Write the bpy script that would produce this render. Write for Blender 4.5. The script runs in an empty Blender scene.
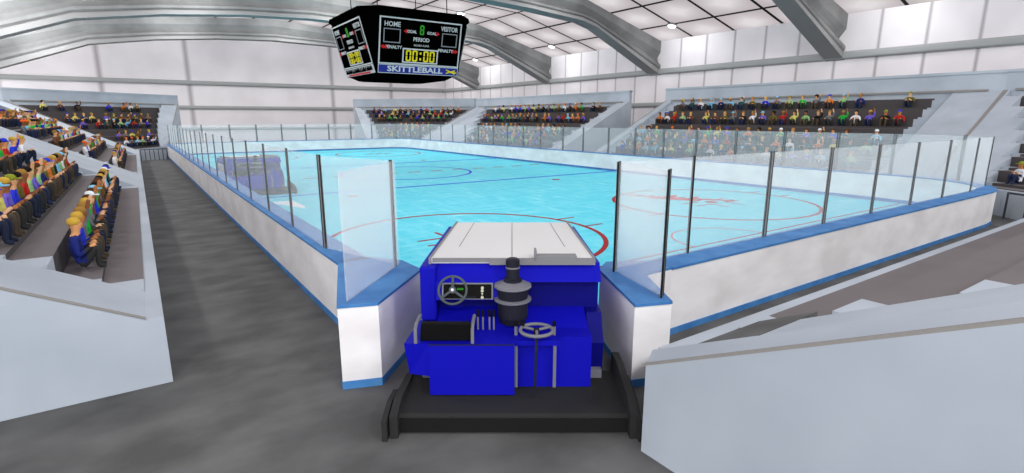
import bpy, bmesh, math, random
from mathutils import Vector, Matrix
random.seed(7)
SC = bpy.context.scene
COL = SC.collection
# ------------------------------------------------------------------ camera, sky, light
A = math.radians(34.6)                 # the camera looks 34.6 degrees right of the rink's long axis (+Y)
SA, CA = math.sin(A), math.cos(A)
cam = bpy.data.cameras.new('camera')
cam.sensor_width = 36.0
cam.lens = 535.0 / 1024 * 36
cam.clip_end = 500
cam_o = bpy.data.objects.new('camera', cam)
COL.objects.link(cam_o)
cam_o.location = (0, 0, 3.6)
cam_o.rotation_euler = (math.radians(90) - math.atan(118.5 / 535), 0, -A)
SC.camera = cam_o
w = bpy.data.worlds.new('world')
SC.world = w
w.use_nodes = True
w.node_tree.nodes['Background'].inputs[0].default_value = (0.97, 0.98, 1.0, 1)
w.node_tree.nodes['Background'].inputs[1].default_value = 1.7
SC.view_settings.view_transform = 'Standard'
SC.view_settings.look = 'None'
SC.view_settings.exposure = 0.8
SC.view_settings.gamma = 1.0
SC.cycles.transparent_max_bounces = 24
SC.cycles.max_bounces = 6
CEIL_GLOW = 0.48
LAMP_W = 420.0
def area(name, loc, size, sizey, power, rot=(0, 0, 0)):
    l = bpy.data.lights.new(name, 'AREA'); l.shape = 'RECTANGLE'; l.size = size; l.size_y = sizey; l.energy = power
    o = bpy.data.objects.new(name, l); COL.objects.link(o); o.location = loc; o.rotation_euler = rot
    return o

# ------------------------------------------------------------------ materials
def s2l(c):
    return tuple((x / 12.92 if x <= 0.04045 else ((x + 0.055) / 1.055) ** 2.4) for x in c)
def hexc(h):
    return s2l(tuple(int(h[i:i + 2], 16) / 255 for i in (0, 2, 4))) + (1,)
def mat(name, h, rough=0.7, noise=None, metal=0.0, spec=0.2, emit=0.0):
    """noise = (other hex, scale xyz, contrast low, high, detail)"""
    m = bpy.data.materials.new(name); m.use_nodes = True
    nt = m.node_tree; b = nt.nodes['Principled BSDF']
    b.inputs['Roughness'].default_value = rough
    b.inputs['Metallic'].default_value = metal
    b.inputs['Specular IOR Level'].default_value = spec
    b.inputs['Base Color'].default_value = hexc(h)
    if emit:
        b.inputs['Emission Color'].default_value = hexc(h); b.inputs['Emission Strength'].default_value = emit
    if noise:
        h2, sc, lo, hi, det = noise
        tc = nt.nodes.new('ShaderNodeTexCoord'); mp = nt.nodes.new('ShaderNodeMapping')
        mp.inputs['Scale'].default_value = sc
        nz = nt.nodes.new('ShaderNodeTexNoise'); nz.inputs['Scale'].default_value = 1; nz.inputs['Detail'].default_value = det
        r = nt.nodes.new('ShaderNodeValToRGB')
        r.color_ramp.elements[0].position = lo; r.color_ramp.elements[0].color = hexc(h)
        r.color_ramp.elements[1].position = hi; r.color_ramp.elements[1].color = hexc(h2)
        nt.links.new(tc.outputs['Object'], mp.inputs[0]); nt.links.new(mp.outputs[0], nz.inputs['Vector'])
        nt.links.new(nz.outputs[0], r.inputs[0]); nt.links.new(r.outputs[0], b.inputs['Base Color'])
    return m
M = {}
M['floor'] = mat('rubber_floor', '525252', 0.9, ('6a6a6a', (0.9, 1.3, 1), 0.35, 0.68, 5))
M['concrete'] = mat('painted_concrete', 'a2abb5', 0.9, ('b2bac4', (0.55, 0.55, 0.55), 0.32, 0.62, 3))
M['coping'] = mat('coping', '8c8986', 0.9)
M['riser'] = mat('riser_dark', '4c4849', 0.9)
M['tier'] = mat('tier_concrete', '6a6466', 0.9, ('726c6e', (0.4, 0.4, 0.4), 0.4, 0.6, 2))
M['board'] = mat('board_white', 'e6e2e2', 0.6, ('f7f5f5', (0.8, 0.8, 1.6), 0.35, 0.65, 6))
M['cap'] = mat('cap_blue', '3a74b2', 0.6, ('508cc6', (2.2, 2.2, 2.2), 0.35, 0.7, 5))
M['black'] = mat('black_metal', '141414', 0.6)
M['post'] = mat('post_core', '6a6f72', 0.5, metal=0.3)
M['beam'] = mat('beam_steel', '6f7070', 0.7, ('848585', (0.4, 0.4, 0.4), 0.35, 0.65, 3))
M['beam_light'] = mat('beam_flange', '8a8a8a', 0.7)
M['band'] = mat('wall_rail_grey', '9da0a0', 0.7)
M['rail'] = mat('handrail_dark', '3c444c', 0.5)
M['panel'] = mat('rail_panel', 'b2bac2', 0.8)
M['blue'] = mat('machine_blue', '0e0ea8', 0.55, spec=0.1)
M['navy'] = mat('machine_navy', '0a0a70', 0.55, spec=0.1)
M['white'] = mat('machine_white', 'd8d8d8', 0.6)
M['grey'] = mat('machine_grey', '808084', 0.6)
M['dark'] = mat('machine_dark', '2a2a2a', 0.8)
M['drum'] = mat('drum_dark', '1c1c28', 0.6)
M['seat'] = mat('seat_black', '050505', 0.8)
M['silver'] = mat('silver', '74747c', 0.5)
M['tyre'] = mat('tyre', '1a1a1a', 0.9)
M['sb'] = mat('scoreboard_black', '020202', 0.9, spec=0.0)
M['sbw'] = mat('scoreboard_white', 'c0c0c0', 0.7)
M['sbred'] = mat('scoreboard_red', 'b01414', 0.7, emit=0.1)
M['sbyel'] = mat('scoreboard_yellow', 'c8b818', 0.7, emit=0.12)
M['sbgrn'] = mat('scoreboard_green', '2c8a20', 0.7, emit=0.1)
M['sbblue'] = mat('banner_blue', '1e2a80', 0.7)
M['ledoff'] = mat('led_off', '20201a', 0.7)
M['red'] = mat('line_red', 'a01420', 0.7)
M['lineblue'] = mat('line_blue', '1030e0', 0.7)
M['snow'] = mat('snow', 'eef8fc', 0.8)
M['dial'] = mat('dial', 'c8c8b0', 0.6)
M['lamp'] = mat('lamp_white', 'f4f4f4', 0.6, emit=0.6)
M['skin'] = mat('skin', 'd09a70', 0.7)

def glass_mat():
    m = bpy.data.materials.new('hazy_acrylic'); m.use_nodes = True
    nt = m.node_tree; nt.nodes.clear()
    out = nt.nodes.new('ShaderNodeOutputMaterial'); mx = nt.nodes.new('ShaderNodeMixShader')
    tr = nt.nodes.new('ShaderNodeBsdfTransparent'); df = nt.nodes.new('ShaderNodeBsdfDiffuse'); tl = nt.nodes.new('ShaderNodeBsdfTranslucent')
    mx2 = nt.nodes.new('ShaderNodeMixShader')
    df.inputs[0].default_value = (1, 1, 1, 1); tl.inputs[0].default_value = (0.95, 0.97, 1, 1)
    mx2.inputs[0].default_value = 0.35
    nt.links.new(df.outputs[0], mx2.inputs[1]); nt.links.new(tl.outputs[0], mx2.inputs[2])
    mx.inputs[0].default_value = 0.24
    nt.links.new(tr.outputs[0], mx.inputs[1]); nt.links.new(mx2.outputs[0], mx.inputs[2]); nt.links.new(mx.outputs[0], out.inputs[0])
    return m
M['glass'] = glass_mat()

def ice_mat():
    m = bpy.data.materials.new('ice'); m.use_nodes = True
    nt = m.node_tree; b = nt.nodes['Principled BSDF']
    b.inputs['Roughness'].default_value = 0.6; b.inputs['Specular IOR Level'].default_value = 0.1
    tc = nt.nodes.new('ShaderNodeTexCoord')
    def nz(scale, rot, det):
        mp = nt.nodes.new('ShaderNodeMapping'); mp.inputs['Scale'].default_value = scale; mp.inputs['Rotation'].default_value = (0, 0, rot)
        n = nt.nodes.new('ShaderNodeTexNoise'); n.inputs['Scale'].default_value = 1; n.inputs['Detail'].default_value = det
        n.inputs['Roughness'].default_value = 0.65
        nt.links.new(tc.outputs['Object'], mp.inputs[0]); nt.links.new(mp.outputs[0], n.inputs['Vector']); return n
    a = nz((0.5, 2.6, 1), 0.5, 8); c = nz((2.8, 0.5, 1), 0.2, 8)
    mx = nt.nodes.new('ShaderNodeMath'); mx.operation = 'MAXIMUM'
    nt.links.new(a.outputs[0], mx.inputs[0]); nt.links.new(c.outputs[0], mx.inputs[1])
    r = nt.nodes.new('ShaderNodeValToRGB'); r.color_ramp.elements[0].position = 0.48; r.color_ramp.elements[0].color = hexc('5adcf2')
    r.color_ramp.elements[1].position = 0.80; r.color_ramp.elements[1].color = hexc('c8f8ff')
    e = r.color_ramp.elements.new(0.62); e.color = hexc('7ae6f8')
    nt.links.new(mx.outputs[0], r.inputs[0]); nt.links.new(r.outputs[0], b.inputs['Base Color'])
    return m
M['ice'] = ice_mat()

def seam_wall_mat(name, base, dark, seam, axis, positions=None, spacing=2.83, off=0.0, width=0.16):
    """white wall cladding with soft vertical seams; seams are joints in the cladding"""
    m = mat(name, base, 0.9)
    nt = m.node_tree; b = nt.nodes['Principled BSDF']
    tc = nt.nodes.new('ShaderNodeTexCoord'); sp = nt.nodes.new('ShaderNodeSeparateXYZ')
    nt.links.new(tc.outputs['Object'], sp.inputs[0])
    src = sp.outputs[axis]
    def math_(op, a, bb=None):
        n = nt.nodes.new('ShaderNodeMath'); n.operation = op
        for i, v in enumerate((a, bb)):
            if v is None: continue
            if isinstance(v, (int, float)): n.inputs[i].default_value = v
            else: nt.links.new(v, n.inputs[i])
        return n.outputs[0]
    if positions:
        acc = None
        for p in positions:
            d = math_('ABSOLUTE', math_('SUBTRACT', src, p))
            acc = d if acc is None else math_('MINIMUM', acc, d)
    else:
        t = math_('MODULO', math_('ADD', src, off + 1000 * spacing), spacing)
        acc = math_('ABSOLUTE', math_('SUBTRACT', t, spacing / 2))
    f = math_('DIVIDE', acc, width)
    r = nt.nodes.new('ShaderNodeValToRGB')
    r.color_ramp.elements[0].position = 0.0; r.color_ramp.elements[0].color = hexc(seam)
    r.color_ramp.elements[1].position = 1.0; r.color_ramp.elements[1].color = (1, 1, 1, 1)
    nt.links.new(f, r.inputs[0])
    nz = nt.nodes.new('ShaderNodeTexNoise'); nz.inputs['Scale'].default_value = 0.25; nz.inputs['Detail'].default_value = 2
    nt.links.new(tc.outputs['Object'], nz.inputs['Vector'])
    r2 = nt.nodes.new('ShaderNodeValToRGB'); r2.color_ramp.elements[0].position = 0.35; r2.color_ramp.elements[0].color = hexc(dark)
    r2.color_ramp.elements[1].position = 0.65; r2.color_ramp.elements[1].color = hexc(base)
    nt.links.new(nz.outputs[0], r2.inputs[0])
    mm = nt.nodes.new('ShaderNodeMix'); mm.data_type = 'RGBA'; mm.blend_type = 'MULTIPLY'; mm.inputs[0].default_value = 1
    nt.links.new(r.outputs[0], mm.inputs[6]); nt.links.new(r2.outputs[0], mm.inputs[7])
    nt.links.new(mm.outputs[2], b.inputs['Base Color'])
    return m
M['wall_side'] = seam_wall_mat('cladding_side', 'ebe7ea', 'dcd8db', 'b8b6b8', 1, spacing=2.85, off=0.4)
M['wall_far'] = seam_wall_mat('cladding_far', 'ebe7ea', 'e0dcdf', 'bcb8ba', 0, positions=[-12.1, -2.8, 6.5, 25.1, 34.4], width=0.45)

def ceiling_mat():
    """luminous white ceiling panels in a black grid of joints"""
    m = bpy.data.materials.new('ceiling_panels'); m.use_nodes = True
    nt = m.node_tree; b = nt.nodes['Principled BSDF']
    tc = nt.nodes.new('ShaderNodeTexCoord'); sp = nt.nodes.new('ShaderNodeSeparateXYZ')
    nt.links.new(tc.outputs['Object'], sp.inputs[0])
    def math_(op, a, bb=None):
        n = nt.nodes.new('ShaderNodeMath'); n.operation = op
        for i, v in enumerate((a, bb)):
            if v is None: continue
            if isinstance(v, (int, float)): n.inputs[i].default_value = v
            else: nt.links.new(v, n.inputs[i])
        return n.outputs[0]
    def dist(o, sp_, off):
        t = math_('MODULO', math_('ADD', o, 1000 * sp_ - off + sp_ / 2), sp_)
        return math_('ABSOLUTE', math_('SUBTRACT', t, sp_ / 2))
    dx = dist(sp.outputs[0], 4.0, 41.0); dy = dist(sp.outputs[1], 4.33, 34.0)
    d = math_('MINIMUM', dx, dy)
    line = math_('GREATER_THAN', d, 0.13)
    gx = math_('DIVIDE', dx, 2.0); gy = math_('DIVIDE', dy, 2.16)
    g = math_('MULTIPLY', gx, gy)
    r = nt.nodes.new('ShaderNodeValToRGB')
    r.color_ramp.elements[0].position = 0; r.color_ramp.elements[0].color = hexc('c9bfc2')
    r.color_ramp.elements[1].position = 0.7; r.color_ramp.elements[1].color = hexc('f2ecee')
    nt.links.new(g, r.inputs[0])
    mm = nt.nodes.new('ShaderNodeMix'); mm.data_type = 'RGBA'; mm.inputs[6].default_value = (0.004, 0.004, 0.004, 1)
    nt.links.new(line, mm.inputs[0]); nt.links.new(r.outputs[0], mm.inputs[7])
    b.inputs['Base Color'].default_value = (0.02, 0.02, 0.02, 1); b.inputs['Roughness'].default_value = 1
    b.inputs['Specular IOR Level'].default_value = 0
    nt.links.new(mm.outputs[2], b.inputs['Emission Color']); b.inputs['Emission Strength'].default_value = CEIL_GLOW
    return m
M['ceiling'] = ceiling_mat()

# ------------------------------------------------------------------ mesh helpers
class MB:
    def __init__(s): s.v = []; s.f = []; s.mi = []; s.cur = 0
    def add(s, vs, fs, mi=None):
        n = len(s.v); s.v += [tuple(v) for v in vs]
        for f in fs: s.f.append(tuple(i + n for i in f)); s.mi.append(s.cur if mi is None else mi)
    def hexa(s, p, mi=None):   # p: 4 bottom then 4 top
        s.add(p, [(3, 2, 1, 0), (4, 5, 6, 7), (0, 1, 5, 4), (1, 2, 6, 5), (2, 3, 7, 6), (3, 0, 4, 7)], mi)
    def box(s, x0, x1, y0, y1, z0, z1, mi=None):
        s.hexa([(x0, y0, z0), (x1, y0, z0), (x1, y1, z0), (x0, y1, z0), (x0, y0, z1), (x1, y0, z1), (x1, y1, z1), (x0, y1, z1)], mi)
    def prism(s, pts, z0, z1, mi=None):   # plan polygon (ccw)
        n = len(pts)
        vs = [(p[0], p[1], z0) for p in pts] + [(p[0], p[1], z1) for p in pts]
        s.add(vs, [tuple(range(n - 1, -1, -1)), tuple(range(n, 2 * n))] + [(i, (i + 1) % n, n + (i + 1) % n, n + i) for i in range(n)], mi)
    def prismx(s, pts, x0, x1, mi=None):  # (y,z) profile along x
        n = len(pts)
        vs = [(x0, p[0], p[1]) for p in pts] + [(x1, p[0], p[1]) for p in pts]
        s.add(vs, [tuple(range(n)), tuple(range(2 * n - 1, n - 1, -1))] + [(i, n + i, n + (i + 1) % n, (i + 1) % n) for i in range(n)], mi)
    def lathe(s, c, prof, seg=20, mi=None):   # prof [(r,z)]
        vs = []; n = len(prof)
        for r, z in prof:
            for k in range(seg):
                a = 2 * math.pi * k / seg; vs.append((c[0] + r * math.cos(a), c[1] + r * math.sin(a), c[2] + z))
        fs = [tuple(range(seg - 1, -1, -1)), tuple((n - 1) * seg + k for k in range(seg))]
        for i in range(n - 1):
            for k in range(seg): fs.append((i * seg + k, i * seg + (k + 1) % seg, (i + 1) * seg + (k + 1) % seg, (i + 1) * seg + k))
        s.add(vs, fs, mi)
    def tube(s, pts, r, seg=8, mi=None, closed=False):
        pts = [Vector(p) for p in pts]; n = len(pts); vs = []
        up = Vector((0, 0, 1)); prev = None
        for i, p in enumerate(pts):
            if closed: d = pts[(i + 1) % n] - pts[i - 1]
            else: d = pts[min(i + 1, n - 1)] - pts[max(i - 1, 0)]
            d.normalize()
            if prev is None:
                a = d.cross(up if abs(d.z) < 0.9 else Vector((1, 0, 0)))
            else:
                a = prev - d * prev.dot(d)
            a.normalize(); prev = a; b = d.cross(a)
            for k in range(seg):
                t = 2 * math.pi * k / seg; vs.append(p + (a * math.cos(t) + b * math.sin(t)) * r)
        fs = []
        m = n if closed else n - 1
        for i in range(m):
            j = (i + 1) % n
            for k in range(seg): fs.append((i * seg + k, i * seg + (k + 1) % seg, j * seg + (k + 1) % seg, j * seg + k))
        if not closed: fs += [tuple(range(seg - 1, -1, -1)), tuple((n - 1) * seg + k for k in range(seg))]
        s.add(vs, fs, mi)
    def build(s, name, mats, parent=None, smooth=False, fix=True):
        me = bpy.data.meshes.new(name); me.from_pydata(s.v, [], s.f)
        if not isinstance(mats, (list, tuple)): mats = [mats]
        for m in mats: me.materials.append(m)
        if len(mats) > 1:
            for p, i in zip(me.polygons, s.mi): p.material_index = i
        if fix:
            bm = bmesh.new(); bm.from_mesh(me); bmesh.ops.recalc_face_normals(bm, faces=bm.faces); bm.to_mesh(me); bm.free()
        if smooth:
            for p in me.polygons: p.use_smooth = True
        me.update()
        o = bpy.data.objects.new(name, me); COL.objects.link(o)
        if parent: o.parent = parent
        return o
def bevel(o, wdt, seg=2):
    m = o.modifiers.new('bevel', 'BEVEL'); m.width = wdt; m.segments = seg; m.limit_method = 'ANGLE'; return o
def tag(o, label=None, cat=None, group=None, kind=None):
    if label: o['label'] = label
    if cat: o['category'] = cat
    if group: o['group'] = group
    if kind: o['kind'] = kind
    return o
def empty(name, label, cat, loc=(0, 0, 0), rz=0, group=None, kind=None):
    o = bpy.data.objects.new(name, None); COL.objects.link(o); o.location = loc; o.rotation_euler = (0, 0, rz); o.empty_display_size = 0.3
    return tag(o, label, cat, group, kind)
def struct(o, label=None): return tag(o, label, None, None, 'structure')
def copy_tree(o, parent=None):
    c = o.copy(); COL.objects.link(c)
    if parent: c.parent = parent
    for ch in list(o.children): copy_tree(ch, c)
    return c
def text_mesh(txt, size, m, name, parent, loc, rot, sx=1.0, bold=0.0, extrude=0.01):
    cu = bpy.data.curves.new(name, 'FONT'); cu.body = txt; cu.size = size; cu.align_x = 'CENTER'; cu.align_y = 'CENTER'
    cu.extrude = extrude; cu.offset = bold; cu.resolution_u = 2
    tmp = bpy.data.objects.new(name + '_tmp', cu); COL.objects.link(tmp)
    bpy.context.view_layer.update()
    me = bpy.data.meshes.new_from_object(tmp.evaluated_get(bpy.context.evaluated_depsgraph_get()))
    bpy.data.objects.remove(tmp)
    me.materials.clear(); me.materials.append(m)
    for v in me.vertices: v.co.x *= sx
    o = bpy.data.objects.new(name, me); COL.objects.link(o); o.parent = parent
    o.location = loc; o.rotation_euler = rot
    return o

# ------------------------------------------------------------------ room shell
WX, WY = 44.0, 84.0        # side wall and far wall planes
WL = -16.0
f = MB(); f.box(WL, WX, -22, WY, -0.3, 0.0); struct(f.build('floor', M['floor']))
f = MB(); f.box(WX, WX + 0.3, -22, WY + 0.3, 0, 11.25); struct(f.build('wall_right', M['wall_side']))
f = MB(); f.prism([(WL, WY), (WX + 0.3, WY), (WX + 0.3, WY + 0.3), (WL, WY + 0.3)], 0, 15.2); struct(f.build('wall_far', M['wall_far']))
def trim(name, box, m):
    f = MB(); f.box(*box); o = f.build(name, m); bevel(o, 0.18, 3); return struct(o)
trim('trim_1', (WX - 0.35, WX, -22, WY - 0.01, 7.85, 8.4), M['band'])
trim('trim_2', (WX - 0.3, WX, -22, WY - 0.01, 4.7, 5.15), M['band'])
trim('trim_3', (WL, WX - 0.36, WY - 0.35, WY, 7.85, 8.4), M['band'])
trim('trim_4', (WL, WX - 0.31, WY - 0.3, WY, 4.75, 5.2), M['band'])
trim('trim_5', (WL, WX - 0.31, WY - 0.3, WY, 2.0, 2.35), M['band'])
# ceiling: five-facet vault
CP = [(WX, 11.05), (33.5, 13.9), (15, 15.2), (-3, 13.9), (WL, 10.3)]
f = MB()
for (x0, z0), (x1, z1) in zip(CP[:-1], CP[1:]):
    f.hexa([(x0, -22, z0), (x1, -22, z1), (x1, WY, z1), (x0, WY, z0), (x0, -22, z0 + 0.2), (x1, -22, z1 + 0.2), (x1, WY, z1 + 0.2), (x0, WY, z0 + 0.2)])
struct(f.build('ceiling', M['ceiling']))
def ceil_z(x):
    for (x0, z0), (x1, z1) in zip(CP[:-1], CP[1:]):
        if x1 <= x <= x0: return z0 + (z1 - z0) * (x - x0) / (x1 - x0)
    return 11
# roof beams
BP = [(WX, 7.8), (39.0, 9.95), (35.2, 11.55), (33.5, 11.95), (28, 12.35), (22, 12.6), (15, 12.75), (9, 12.5), (3, 11.95), (-2.9, 11.05), (-9, 8.75), (WL, 6.1)]
def beam_part(name, prof, m, root):
    """prof: list of (dy, frac of height 0..1) closed polygon swept along the beam line"""
    f = MB(); n = len(prof)
    for i, (x, zb) in enumerate(BP):
        zt = ceil_z(x)
        for dy, fr in prof: f.v.append((x, dy, zb + (zt - zb) * fr))
    for i in range(len(BP) - 1):
        for k in range(n):
            f.f.append((i * n + k, i * n + (k + 1) % n, (i + 1) * n + (k + 1) % n, (i + 1) * n + k)); f.mi.append(0)
    e = (len(BP) - 1) * n
    f.f += [tuple(range(n)), tuple(e + k for k in range(n - 1, -1, -1))]; f.mi += [0, 0]
    return f.build(name, m, root)
bl = ['above the far end of the rink', 'second from the far end wall', 'behind the scoreboard', 'third from the right', 'second from the right', 'nearest the camera at right']
for i, y in enumerate((72.5, 55.0, 37.6, 20.3, 3.0, -14.3)):
    r = empty('roof_beam', None, None, (0, y, 0), kind='structure')
    web = [(0.2, 0.16), (0.0, 0.22), (0.0, 0.30), (0.38, 0.40), (0.55, 0.48), (0.38, 0.56), (0.1, 0.68), (0.1, 1.0), (1.05, 1.0), (1.05, 0.16)]
    beam_part('beam_web', web, M['beam'], r)
    beam_part('beam_flange', [(-0.05, 0.0), (-0.05, 0.12), (0.1, 0.16), (1.1, 0.16), (1.3, 0.12), (1.3, 0.0)], M['beam_light'], r)
# ceiling lamps at the joint crossings; left column and end rows added for brightness
proto = None
for i, x in enumerate((41.0, 29.0, 17.0, 5.0, -7.0)):  # last column added to brighten the left boards
    for j, y in enumerate((16.7, 34.0, 51.3, 68.6, -9.3, 77.3)):  # last two rows added to brighten the near boards and far wall
        where = ['beside the right wall', 'halfway up the right slope', 'near the ridge', 'on the left slope', 'added low beside the left edge'][i]
        bay = ['in the nearest roof bay', 'in the second roof bay', 'in the third roof bay', 'in the farthest roof bay', 'in an added row out of view', 'added beyond the last roof beam'][j]
        if proto is None:
            proto = empty('ceiling_light', None, None)
            f = MB(); f.lathe((0, 0, 0), [(0.42, 0.1), (0.45, 0.0), (0.40, -0.08)], 20); f.build('lamp_rim', M['silver'], proto)
            f = MB(); f.lathe((0, 0, 0), [(0.40, -0.07), (0.34, -0.16), (0.18, -0.22), (0.02, -0.24)], 20); f.build('diffuser', M['lamp'], proto, smooth=True)
            o = proto
        else: o = copy_tree(proto)
        la = bpy.data.lights.new('lamp_light', 'POINT'); la.shadow_soft_size = 0.8; la.energy = LAMP_W * (0.4 if x > 40 else (1.6 if x < 0 else 1.0)) * (3.9 if j == 4 and x < 40 else (1.8 if j in (2, 3) and x < 40 else (0.55 if j == 5 and x < 40 else 1.0)))
        lo = bpy.data.objects.new('lamp_light', la); COL.objects.link(lo); lo.location = (x, y, ceil_z(x) - 1.1)
        sl = 0.27 if x > 33 else (0.07 if x > 15 else (-0.07 if x > -3 else -0.27))
        o.location = (x, y, ceil_z(x) - 0.08); o.rotation_euler = (0, math.atan(sl), 0)
        tag(o, 'round white ceiling lamp %s, %s' % (where, bay), 'lamp', 'lamps on the ceiling grid')

# ------------------------------------------------------------------ ice and markings
BH = 1.2          # board height
TH = 0.5
def arc(cx, cy, r, a0, a1, n):
    return [(cx + r * math.cos(math.radians(a0 + (a1 - a0) * i / n)), cy + r * math.sin(math.radians(a0 + (a1 - a0) * i / n))) for i in range(n + 1)]
R = 3.2
FX, NY, FY = 27.15, 5.5, 62.6
outer = [(2.56, 8.9), (2.54, 12), (2.45, 24), (2.35, 40), (2.2, FY - R)] + arc(2.2 + R, FY - R, R, 180, 90, 8)[1:] + \
        arc(FX - R, FY - R, R, 90, 0, 8) + arc(FX - 3.9, NY + 3.9, 3.9, 0, -90, 8) + [(7.0, NY)]
def offset(path, d):
    res = []
    n = len(path)
    for i in range(n):
        a = Vector(path[max(i - 1, 0)]); b = Vector(path[i]); c = Vector(path[min(i + 1, n - 1)])
        n1 = (b - a); n2 = (c - b)
        if n1.length < 1e-6: n1 = n2
        if n2.length < 1e-6: n2 = n1
        n1 = n1.normalized(); n2 = n2.normalized()
        m1 = Vector((n1.y, -n1.x)); m2 = Vector((n2.y, -n2.x))
        m = (m1 + m2).normalized()
        k = d / max(0.3, m.dot(m1)); res.append((b.x + m.x * k, b.y + m.y * k))
    return res
inner = offset(outer, TH)
LW = [(3.53, 7.76), (2.38, 6.6), (1.89, 6.78), (2.56, 8.9), (3.04, 9.05), (3.5, 8.45)]
RW = [(5.94, 6.09), (6.35, 6.35), (7.0, 6.0), (7.0, 5.5), (6.33, 5.5), (5.66, 4.41), (5.15, 4.6)]
ice = empty('ice_rink', 'bright cyan ice surface with painted red and blue hockey lines', 'ice')
f = MB()
pts = offset(outer, TH - 0.005)
poly = [p for p in pts] + [(6.35, 6.36), (5.95, 6.1), (3.54, 7.78), (3.52, 8.46)]
f.prism(poly, -0.01, 0.012); o = f.build('ice_sheet', M['ice'], ice)
ZI = 0.016
def strip(name, x0, x1, y0, y1, m):
    f = MB(); f.box(x0, x1, y0, y1, ZI - 0.003, ZI + 0.003); return f.build(name, m, ice)
def ring(name, cx, cy, r, wd, m, a0=0, a1=360, n=72):
    f = MB()
    pin = arc(cx, cy, r - wd / 2, a0, a1, n); pout = arc(cx, cy, r + wd / 2, a0, a1, n)
    for i in range(n):
        f.hexa([(*pin[i], ZI - .003), (*pout[i], ZI - .003), (*pout[i + 1], ZI - .003), (*pin[i + 1], ZI - .003),
                (*pin[i], ZI + .003), (*pout[i], ZI + .003), (*pout[i + 1], ZI + .003), (*pin[i + 1], ZI + .003)])
    return f.build(name, m, ice)
IX0, IX1 = 2.9, FX - TH
strip('blue_line', IX0, IX1, 26.4, 26.62, M['lineblue']); strip('blue_line', IX0, IX1, 41.15, 41.4, M['lineblue'])
f = MB()
x = IX0
while x < IX1:
    f.box(x, min(x + 0.9, IX1), 33.68, 33.92, ZI - .003, ZI + .003); x += 1.7
f.build('centre_line', mat('line_brown_red', 'a05848', 0.7), ice)
ring('centre_circle', 14.7, 33.8, 4.3, 0.16, M['lineblue'])
for (cx, cy) in ((8.0, 14.0), (20.3, 14.1), (8.0, 53.6), (20.3, 53.6)):
    ring('faceoff_circle', cx, cy, 4.2, 0.15, M['red'])
    f = MB(); 
    f.lathe((cx, cy, ZI - .003), [(0.28, 0), (0.28, 0.006)], 24); f.build('faceoff_dot', M['red'], ice)
    f = MB()
    for sx in (-1, 1):
        for sy in (-1, 1):
            # hash marks outside the circle and the angle marks beside the dot
            f.box(min(cx + sx * 4.2, cx + sx * 4.95), max(cx + sx * 4.2, cx + sx * 4.95), cy + sy * 0.75 - .05, cy + sy * 0.75 + .05, ZI - .003, ZI + .003)
            f.box(min(cx + sx * 0.5, cx + sx * 1.5), max(cx + sx * 0.5, cx + sx * 1.5), cy + sy * 0.35 - .05, cy + sy * 0.35 + .05, ZI - .003, ZI + .003)
            f.box(cx + sx * 0.5 - .05, cx + sx * 0.5 + .05, min(cy + sy * .35, cy + sy * 1.2), max(cy + sy * .35, cy + sy * 1.2), ZI - .003, ZI + .003)
    f.build('hash_mark', M['red'], ice)
for (cx, cy) in ((8.0, 24.8), (20.3, 24.8), (8.0, 43.0), (20.3, 43.0)):
    f = MB(); f.lathe((cx, cy, ZI - .003), [(0.25, 0), (0.25, 0.006)], 20); f.build('neutral_dot', M['red'], ice)
strip('goal_line', IX0 + 0.2, IX1 - 0.1, 9.2, 9.28, M['red']); strip('goal_line', IX0, IX1, 58.6, 58.68, M['red'])
ring('goal_crease', 14.4, 9.25, 1.7, 0.07, mat('crease_red', 'c07078', 0.7), 0, 180, 30)
ring('goal_crease', 14.4, 58.65, 1.7, 0.07, M['red'], 180, 360, 30)
# faded red hand-written logo inside the right face-off circle: looping strokes
f = MB()
base = Vector((20.1, 15.6)); e = Vector((0.55, -0.83)); n_ = Vector((0.83, 0.55))
def scr(pts, r=0.05):
    q = [(base + e * a * 1.0 + n_ * b * 0.9) for a, b in pts]
    f.tube([(p.x, p.y, ZI) for p in q], r, 4)
pts = []
for i in range(13):
    t = i / 12; pts.append((-2.4 + 1.5 * t, 0.18 * math.sin(t * 19)))
scr(pts)
scr([(-0.9, -0.45), (-0.7, -0.1), (-0.5, 0.5), (-0.25, 0.7), (-0.35, 0.2), (-0.6, -0.2), (-0.2, -0.25), (0.2, -0.1)], 0.07)
scr([(0.1, -0.55), (0.4, -0.1), (0.75, 0.6), (0.6, 0.1), (0.55, -0.25)], 0.06)
pts = []
for i in range(15):
    t = i / 14; pts.append((0.6 + 1.7 * t, 0.2 * math.sin(t * 22) - 0.05))
scr(pts)
scr([(-1.4, -0.5), (-0.2, -0.6), (0.9, -0.52)], 0.05)
o = f.build('ice_script', mat('script_red', 'c0404c', 0.8), ice); o.scale = (1, 1, 1)

# ------------------------------------------------------------------ boards
def wall_strip(outp, innp, z0, z1, do=0.0, mi=None):
    f = MB(); n = len(outp)
    for i in range(n):
        f.v += [(*outp[i], z0), (*innp[i], z0), (*innp[i], z1), (*outp[i], z1)]
    for i in range(n - 1):
        for k in range(4): f.f.append((i * 4 + k, i * 4 + (k + 1) % 4, (i + 1) * 4 + (k + 1) % 4, (i + 1) * 4 + k)); f.mi.append(0)
    e_ = (n - 1) * 4
    f.f += [(0, 1, 2, 3), (e_ + 3, e_ + 2, e_ + 1, e_)]; f.mi += [0, 0]
    return f
boards = empty('dasher_boards', 'white hockey boards with blue cap rail and hazy glass running around the ice', 'rink boards')
wall_strip(outer, inner, 0.0, BH - 0.04).build('board_panel', M['board'], boards)
wall_strip(offset(outer, -0.025), offset(outer, TH + 0.025), BH - 0.04, BH).build('cap_rail', M['cap'], boards)
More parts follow.
